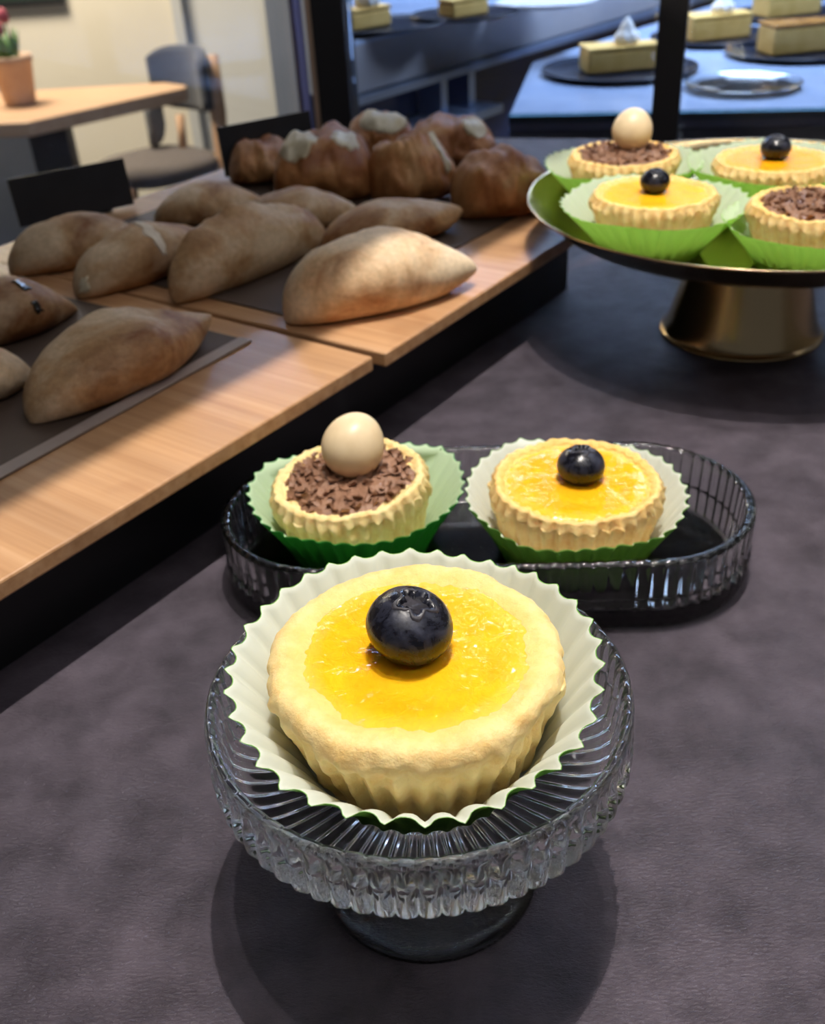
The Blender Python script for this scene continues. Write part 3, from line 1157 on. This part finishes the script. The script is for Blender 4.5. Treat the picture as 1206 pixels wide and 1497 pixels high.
bread(a_(413, 440), a_(697, 384), .040, 337, 1.0, 'pale pasty lit by the lamp on the far board, nearest the front edge', GA, 'pasty_pale', point=(.0, .75), nub=(0, .13), tipz=(0, .006), sq=(2.8, .48), ridge=.0012)
bread(a_(36, 585), a_(309, 456), .046, 452, 2.3, 'shaded pasty with a long pointed tail, nearest on the near board', GA, point=(.35, .95), nub=(.1, .17), tipz=(0, .008), sq=(2.8, .48), ridge=.0012)
bread(a_(250, 414), a_(474, 326), .034, 300, 3.1, 'long shaded pasty just behind the lamp-lit pale pasty', GA, point=(.1, .5), nub=(0, .2), ridge=.002, sq=(2.8, .48))
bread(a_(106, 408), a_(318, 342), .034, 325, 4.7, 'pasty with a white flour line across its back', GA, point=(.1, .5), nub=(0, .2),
      patches=(('flour_line', 'flour', 'white flour line', (-.10, .04, 1.25, 3.0, .0007)), ('lamp_spot_end', 'filling', 'spot of lamp light painted pale on the end', (-.985, -.90, 2.0, 3.3, .0008))))  # end patch paints a bright spot of lamp light, using the cheese material
bread(a_(8, 376), a_(205, 330), .040, 312, 5.5, 'rounded tan pasty directly in front of the wide black card', GA, point=(.1, .3), nub=(0, .2))
bread(a_(-70, 482), a_(106, 424), .040, 402, 6.6, 'pasty cut by the left picture edge with two black olive spots', GA, point=(.1, .85), nub=(0, .15),
      patches=(('olive', 'olive', 'black olive', (.0, .14, 1.7, 2.25, .0010)), ('olive', 'olive', 'black olive', (.0, .14, 2.6, 3.0, .0010))))
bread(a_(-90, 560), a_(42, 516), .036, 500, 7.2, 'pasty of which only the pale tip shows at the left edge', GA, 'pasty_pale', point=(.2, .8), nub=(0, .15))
bread(a_(222, 306), a_(396, 286), .042, 264, 8.8, 'tan pasty at the back of the row, below the grey chair', GA, point=(.2, .6), nub=(0, .15))
bread(a_(338, 318), a_(530, 292), .040, 281, 9.4, 'flat tan pasty between the back rolls and the long shaded pasty', GA, point=(.2, .6), nub=(0, .15))
bread(a_(468, 342), a_(676, 305), .040, 292, 10.3, 'shaded pasty with a pointed end directly behind the lamp-lit one', GA, point=(.2, .6), nub=(0, .15), tipz=(0, .008))


def roll(u0, u1, vbase, vtop, D_, ang, seed, label, patches=(), **kw):
    f_ = at((u0 + u1) / 2, vbase, BZ)
    c = f_ + Vector((f_.x, f_.y, 0)).normalized() * (D_ * .42)
    W = (u1 - u0) / FPX * (c - CAM).dot(FW)
    d = Vector((math.cos(ang), math.sin(ang), 0)) * (W / 2)
    kw.setdefault('point', (.0, .08))
    kw.setdefault('sq', (3.0, .42))
    bread(c - d * 1.08, c + d * 1.08, D_ * 1.1, vtop - 5, seed, label, GB, 'roll', 'golden_roll', patches=patches, lump=.16, **kw)


roll(342, 432, 272, 207, .052, .15, 21, 'round golden roll at the far left of the back row')
roll(412, 546, 300, 192, .056, -.1, 22, 'lumpy golden roll with melted white cheese left of centre in the back row', (('melted_cheese', 'filling', 'melted white cheese', (-.75, .0, 1.5, 2.6, .0012)), ('melted_cheese', 'filling', 'melted white cheese', (.25, .75, 1.4, 2.2, .0010))))
roll(514, 604, 232, 168, .050, .15, 23, 'golden roll topped with white cheese, rearmost beside the black post', (('melted_cheese', 'filling', 'melted white cheese', (-.65, .75, 1.2, 2.7, .0014)),))
roll(548, 660, 300, 205, .054, .35, 24, 'peaked golden roll with white filling showing on its right side', (('filling', 'filling', 'white filling', (.38, .62, 1.35, 2.9, .0014)),), ridge=.004)
roll(600, 722, 250, 174, .054, .0, 25, 'golden roll behind the peaked one, with a white cheese patch', (('melted_cheese', 'filling', 'white cheese', (.2, .75, 1.3, 2.5, .0012)),))
roll(666, 808, 322, 218, .050, .25, 26, 'brown golden roll with a pointed right end beside the gold stand', point=(.1, .55), nub=(0, .2))


# price cards
def card(u0, v0, u1, v1, h, label):
    a, b = at(u0, v0, BZ), at(u1, v1, BZ)
    d = b - a
    L = d.length
    e = empty('price_card', ((a.x + b.x) / 2, (a.y + b.y) / 2, BZ + .0005), (0, 0, math.atan2(d.y, d.x)))
    tag(e, label, 'card', 'black price cards')
    V, F = box(-L / 2, L / 2, -.001, .001, 0.001, h)
    mesh_obj('card', V, F, M['card'], e, rot=(math.radians(-6), 0, 0), smooth=False)
    V, F = box(-L * .3, L * .3, -.002, .010, 0, .0012)
    mesh_obj('stand', V, F, M['black'], e, smooth=False)


card(31, 336, 196, 302, .0275, 'wide black price card standing behind the breads at the left')
card(331, 262, 462, 234, .031, 'black price card behind the golden rolls, in front of the glass screen')

# ------------------------------------------------------------------ glass wall, posts
def post(base, half, label, trim=None, h=.7):
    e = empty('black_post', base, (0, 0, math.atan2(BX.y, BX.x)))
    tag(e, label, 'post', 'black posts of the glass screen')
    V, F = box(-half, half, -half * .9, half * .9, 0, h)
    bevel(mesh_obj('post', V, F, M['black_metal'], e, smooth=False), .001)
    if trim:
        V, F = box(-half - .0050, -half - .0002, -half * .9, -half * .5, 0, h)
        tag(mesh_obj('edge_strip', V, F, M['copper'], e, smooth=False), 'thin pale copper strip')
    return e


post(POST_A + Vector((0, 0, .0)), .0150, 'black post with a copper strip between the glass pane and the blue display', True)
post(POST_B, .0115, 'plain black post behind the gold cake stand')
# pane between the posts, and the pane left of them
def pane(p0, p1, th, h, label, edge=False):
    d = p1 - p0
    L = d.length
    V, F = box(0, L, -th / 2, th / 2, 0, h)
    o = mesh_obj('glass_screen', V, F, M['pane'], loc=p0, rot=(0, 0, math.atan2(d.y, d.x)), smooth=False)
    if edge:
        V, F = box(L - .0005, L + .010, -th * .75, th * .75, 0, h)
        tag(mesh_obj('polished_edge', V, F, M['violet'], o, smooth=False), 'violet-blue polished edge')
    return tag(o, label, 'glass screen', 'glass screens of the counter')


pane(POST_A + BX * .016, POST_B - BX * .014, .005, .6, 'clear glass pane between the two black posts')
pane(POST_B + BX * .014, POST_B + BX * .55, .005, .6, 'clear glass pane right of the plain black post')
M['violet'] = plain('violet_glass_edge', (0.30, 0.33, 0.72), 0.2, trans=0.35, ior=1.45)
pane(PL + PD * .9, PL + PD * .014, .006, .53, 'clear glass pane behind the breads, its edge beside the copper-trimmed post', True)

# ------------------------------------------------------------------ display cases behind the glass
fa, fb = at(745, 160, 0), at(1206, 150, 0)
fd = (fb - fa).normalized()
fb2 = fa + fd * 1.2
fa = fa - fd * .0
gz = 0.0
e = empty('display_case', (fa.x, fa.y, FZ))
tag(e, 'pale chilled display case with a teal glass edge behind the right post', 'display case')


def rel(poly):
    return [(p[0] - fa.x, p[1] - fa.y) for p in poly]


ga, gb = at(518, 138, 0), at(965, 8, 0)
gd = (gb - ga).normalized()
gn = Vector((-gd.y, gd.x, 0))
gq = ga - gn * .06
deckpoly = [(fa.x, fa.y), (fb2.x, fb2.y), (fb2.x + .2, 2.5), (gq.x + gd.x * 1.7, gq.y + gd.y * 1.7), (gq.x + gd.x * .28, gq.y + gd.y * .28)]
V, F = prism(rel(deckpoly), -FZ - .02, -FZ - .006)
mesh_obj('deck', V, F, M['deck'], e, smooth=False)
fn = Vector((-fd.y, fd.x, 0))
g = [fa - fn * .004, fb2 - fn * .004, fb2 + fn * .0, fa + fn * .0]
V, F = prism(rel([(v.x, v.y) for v in g]), -FZ - .012, -FZ - .004)
tag(mesh_obj('glass_edge', V, F, M['teal'], e, smooth=False), 'teal glass edge')
q = [fa + fn * .004, fb2 + fn * .004, fb2 + fn * .03, fa + fn * .03]
V, F = prism(rel([(v.x, v.y) for v in q]), 0, -FZ - .022)
tag(mesh_obj('front_panel', V, F, M['panel_grey'], e, smooth=False), 'dark glossy front panel')


# diagonal case on the left of it
ga, gb = at(518, 138, 0), at(965, 8, 0)
gd = (gb - ga).normalized()
gn = Vector((-gd.y, gd.x, 0))
e2 = empty('display_case', (ga.x, ga.y, FZ))
tag(e2, 'long steel display case running diagonally back behind the left post', 'display case')


def rel2(poly):
    return [(p[0] - ga.x, p[1] - ga.y) for p in poly]


g0 = ga - gd * .02
g1 = ga + gd * 1.9
tp = [(g0.x, g0.y), (g1.x, g1.y), (g1.x + gn.x * .8, g1.y + gn.y * .8), (-.15, 2.6), (-.085, 1.24)]
V, F = prism(rel2(tp), -FZ + .048, -FZ + .052)
mesh_obj('top_shelf', V, F, M['deck'], e2, smooth=False)
q = [g0, g1, g1 + gn * .02, g0 + gn * .02]
V, F = prism(rel2([(v.x, v.y) for v in q]), -FZ, -FZ + .048)
tag(mesh_obj('front_band', V, F, M['steel_dull'], e2, smooth=False), 'grey-brown steel band')
q = [g0 + gn * .03, g1 + gn * .03, g1 + gn * .05, g0 + gn * .05]
V, F = prism(rel2([(v.x, v.y) for v in q]), 0, -FZ)
tag(mesh_obj('lower_panel', V, F, M['navy'], e2, smooth=False), 'dark blue lower panel')
q = [g0 - gn * .012, g1 - gn * .012, g1 + gn * .03, g0 + gn * .03]
V, F = prism(rel2([(v.x, v.y) for v in q]), -FZ - .010, -FZ - .002)
tag(mesh_obj('rail', V, F, M['steel'], e2, smooth=False), 'light steel rail')
q = [g0 - gn * .035, g0 - gn * .035 + gd * .27, g0 + gn * .03 + gd * .27, g0 + gn * .03]
V, F = prism(rel2([(v.x, v.y) for v in q]), -FZ - .062, -FZ - .052)
tag(mesh_obj('ledge', V, F, M['steel'], e2, smooth=False), 'light steel ledge')
for s_ in (.175, .235):
    p0 = g0 + gd * s_
    q = [p0 - gn * .006, p0 - gn * .006 + gd * .014, p0 + gn * .03 + gd * .014, p0 + gn * .03]
    V, F = prism(rel2([(v.x, v.y) for v in q]), -FZ - .052, -FZ - .010)
    mesh_obj('mullion', V, F, M['steel'], e2, smooth=False)


# plates and slices of cake
def plate(u, v, z, r, mat, label, group='plates in the display cases'):
    p = at(u, v, z)
    V, F = revolve(smooth_profile([(0, 0), (r * .6, 0), (r * .75, .001), (r * .97, .0045), (r, .0062), (r * .985, .0068), (r * .93, .0055), (r * .7, .0022), (0, .002)], 2), 64)
    o = mesh_obj('plate', V, F, M[mat], loc=p)
    fix_normals(o)
    tag(o, label, 'plate', group)
    return p + Vector((0, 0, .0024))


def slice_(p, L, W, H, ang, label, top='glaze', cream=True, off=(0, 0)):
    e = empty('cake_slice', p + Vector((off[0], off[1], 0)), (0, 0, ang))
    tag(e, label, 'cake slice', 'cake slices in the display case')
    poly = [(-L / 2, -W * .5), (L / 2, -W * .32), (L / 2, W * .32), (-L / 2, W * .5)]
    bevel(mesh_obj('sponge', *prism(poly, 0, H), M['sponge'], e, smooth=False), .003)
    bevel(mesh_obj('glaze', *prism([(x * 1.02, y * 1.03) for x, y in poly], H, H + .004), M[top], e, smooth=False), .0015)
    if cream:
        P = [(0, 0), (.011, .0), (.014, .005), (.0125, .010), (.009, .014), (.0075, .018), (.004, .024), (0, .028)]
        V, F = revolve(smooth_profile(P, 2), 40, lambda th, i, r, z: (r * (1 + .09 * math.cos(7 * th + z * 200)), z))
        mesh_obj('cream_swirl', [(x + L * .08, y, z + H + .004) for x, y, z in V], F, M['whip'], e)


pz = gz - .0055
p = plate(1045, 58, pz, .085, 'plate', 'dark plate under the rear cake slice right of the plain post')
slice_(p, .085, .05, .026, .15, 'yellow cake slice with a cream swirl, right of the plain post', 'sponge')
p = plate(1165, 78, pz, .085, 'plate', 'dark plate at the right picture edge under the glazed slice')
slice_(p, .085, .05, .030, .1, 'caramel-glazed cake slice without cream at the right picture edge', 'glaze', False)
p = plate(905, 105, pz, .09, 'plate', 'dark plate behind the plain post, carrying the nearest cake slice')
slice_(p, .085, .05, .024, .05, 'yellow cake slice with a cream swirl, just left of the plain post', 'sponge')
p = plate(1150, 24, pz, .085, 'plate', 'dark plate at the back of the pale display case')
slice_(p, .09, .05, .024, .2, 'rearmost yellow cake slice with cream at the top right', 'sponge')
tz = .0525
p = plate(560, 42, tz, .075, 'plate', 'dark plate on the diagonal case beside the left post')
slice_(p, .06, .035, .018, .6, 'small cake slice with cream on the diagonal case', 'sponge', True, (-.02, .0))
p = plate(680, 26, tz, .065, 'plate', 'dark plate in the middle of the diagonal case')
slice_(p, .055, .035, .016, .5, 'low cake slice with cream in the middle of the diagonal case', 'sponge', True, (.0, .0))
p = plate(800, 8, tz, .065, 'plate_white', 'white plate at the far end of the diagonal case')
p = plate(1085, 128, pz, .06, 'glass', 'clear glass plate at the front of the pale case, right of the plain post')

# ------------------------------------------------------------------ seating area behind the glass, left
tb = empty('cafe_table', (-1.05, 3.35, FZ))
tag(tb, 'light wooden cafe table behind the glass, with the potted tulips on it', 'table')
TT = -.35
tp = [at(0, 177, TT), at(40, 178, TT), at(200, 143, TT), at(270, 128, TT), at(272, 124, TT), at(240, 120, TT), at(60, 131, TT)]
tp = [(v.x + 1.05, v.y - 3.35) for v in tp]
tp = [(tp[0][0] - .8, tp[0][1] + .05)] + tp[1:] + [(tp[0][0] - .8, tp[-1][1])]
V, F = prism(tp, TT - FZ - .042, TT - FZ)
bevel(mesh_obj('table_top', V, F, M['table'], tb, smooth=False), .006)
V, F = box(-.07, .05, -.10, -.03, .02, TT - FZ - .042)
o = mesh_obj('leg', V, F, M['black'], tb, smooth=False)
V, F = box(-.22, .22, -.2, .2, 0, .02)
mesh_obj('base', V, F, M['black'], tb, smooth=False)

bn = mesh_obj('low_cabinet', *box(-2.0, -1.19, 3.66, 3.8, FZ, -.45), M['slate'], smooth=False)
tag(bn, 'slate blue low cabinet behind the legs of the cafe table', 'cabinet')

pp = at(30, 152, TT)
e = empty('potted_tulips', (pp.x, pp.y, TT))
tag(e, 'small clay pot of pink tulips on the cafe table', 'potted plant')
V, F = revolve([(0, 0), (.042, 0), (.048, .01), (.062, .12), (.066, .122), (.066, .14), (.059, .14), (.057, .12), (0, .118)], 40)
o = mesh_obj('pot', V, F, M['terracotta'], e)
fix_normals(o)
rnd = random.Random(3)
for k in range(5):
    x, y = rnd.uniform(-.04, .03), rnd.uniform(-.03, .03)
    tx, ty, hh = x * 1.7 - .02, y * 1.5, rnd.uniform(.19, .25)
    st = mesh_obj('stem', *tube([(x, y, .11), ((x + tx) / 2, (y + ty) / 2, .16), (tx, ty, hh)], .003, 6), M['leaf'], e)
    P = [(0, 0), (.011, .004), (.016, .014), (.015, .026), (.010, .038), (.004, .044), (0, .045)]
    V, F = revolve(P, 24, lambda th, i, r, z: (r * (1 + .10 * math.cos(3 * th)), z))
    tag(mesh_obj('flower', [(a + tx, b + ty, c + hh - .003) for a, b, c in V], F, M['petal'], st), 'pink tulip flower')
for k in range(8):
    a = k * 2.4
    r0, r1 = .02, rnd.uniform(.04, .075)
    pts = [(r0 * math.cos(a), r0 * math.sin(a), .11), (r1 * .7 * math.cos(a), r1 * .7 * math.sin(a), .16), (r1 * math.cos(a), r1 * math.sin(a), rnd.uniform(.19, .22))]
    mesh_obj('leaf', *tube(pts, [.010, .013, .002], 8, .25), M['leaf'], e)

# chair
SZ = -.65
sc = at(230, 236, SZ)
e = empty('upholstered_chair', (sc.x, sc.y, FZ))
tag(e, 'grey upholstered chair with pale wooden legs at the cafe table', 'chair')
ox, oy, oz = sc.x, sc.y, FZ
V, F = revolve(smooth_profile([(0, -.05), (.17, -.05), (.205, -.035), (.215, -.01), (.20, .01), (.15, .02), (0, .022)], 3), 48, lambda th, i, r, z: (r * (1 + .06 * math.cos(4 * th)), z))
mesh_obj('seat', [(x, y, z + SZ - FZ) for x, y, z in V], F, M['seat'], e)


def shell(cx, cy, zc, rad, a0, a1, h, th, n=20, round_=.35):
    V, F = [], []
    m_ = 10
    for lay in (0, 1):
        for i in range(n + 1):
            f = i / n
            a = a0 + (a1 - a0) * f
            ed_ = abs(2 * f - 1)
            hh = h * (1 - round_ * ed_ ** 4)
            for j in range(m_ + 1):
                z = zc + hh * (j / m_ - .5)
                r = rad + (th if lay else 0)
                V.append((cx + r * math.cos(a), cy + r * math.sin(a), z))
    k = (n + 1) * (m_ + 1)
    for i in range(n):
        for j in range(m_):
            b = i * (m_ + 1) + j
            F.append((b, b + 1, b + m_ + 2, b + m_ + 1))
            F.append((k + b, k + b + m_ + 1, k + b + m_ + 2, k + b + 1))
    ring = [j for j in range(m_ + 1)] + [i * (m_ + 1) + m_ for i in range(1, n + 1)] + [n * (m_ + 1) + j for j in range(m_ - 1, -1, -1)] + [i * (m_ + 1) for i in range(n - 1, 0, -1)]
    for a, b in zip(ring, ring[1:] + ring[:1]):
        F.append((a, k + a, k + b, b))
    return V, F


V, F = shell(.0, -.02, -.395 - FZ, .20, math.radians(-5), math.radians(95), .215, .035)
o = mesh_obj('backrest', V, F, M['fabric'], e)
fix_normals(o)
V, F = shell(.14, .16, -.53 - FZ, .16, math.radians(150), math.radians(205), .19, .03, round_=.6)
o = mesh_obj('side_wing', V, F, M['fabric_light'], e)
fix_normals(o)


def cp(u, v, y):
    q_ = aty(u, v, y)
    return Vector((q_.x - ox, q_.y - oy, q_.z - oz))


t0, t1, t2 = cp(308, 80, 3.82), cp(318, 165, 3.80), cp(328, 262, 3.78)
ft = Vector((t2.x + .03, t2.y, 0.002))
o = mesh_obj('leg', *tube([t0, t1, t2, ft], [.024, .03, .036, .022], 10), M['beech'], e)
b0, b1 = cp(262, 168, 3.9), cp(268, 224, 3.9)
mesh_obj('back_post', *tube([b0, b1], .016, 8), M['beech'], e)
for sx, sy in ((-.14, -.13), (-.14, .14), (.12, .15)):
    mesh_obj('leg', *tube([(sx, sy, SZ - FZ - .04), (sx * 1.25, sy * 1.25, .002)], [.02, .013], 8), M['beech'], e)

# board on the wall
pb = aty(94, 6, 4.66)
e = empty('wall_board', (pb.x - .7, 4.68, pb.z + .35))
tag(e, 'dark green board in a black frame on the cream wall, cut by the top of the picture', 'board')
mesh_obj('panel', *box(-.68, .68, -.012, .012, -.33, .33), M['board_green'], e, smooth=False)
V, F = join(box(-.7, .7, -.02, .015, -.35, -.33), box(-.7, .7, -.02, .015, .33, .35), box(-.7, -.68, -.02, .015, -.33, .33), box(.68, .7, -.02, .015, -.33, .33))
mesh_obj('frame', V, F, M['black'], e, smooth=False)
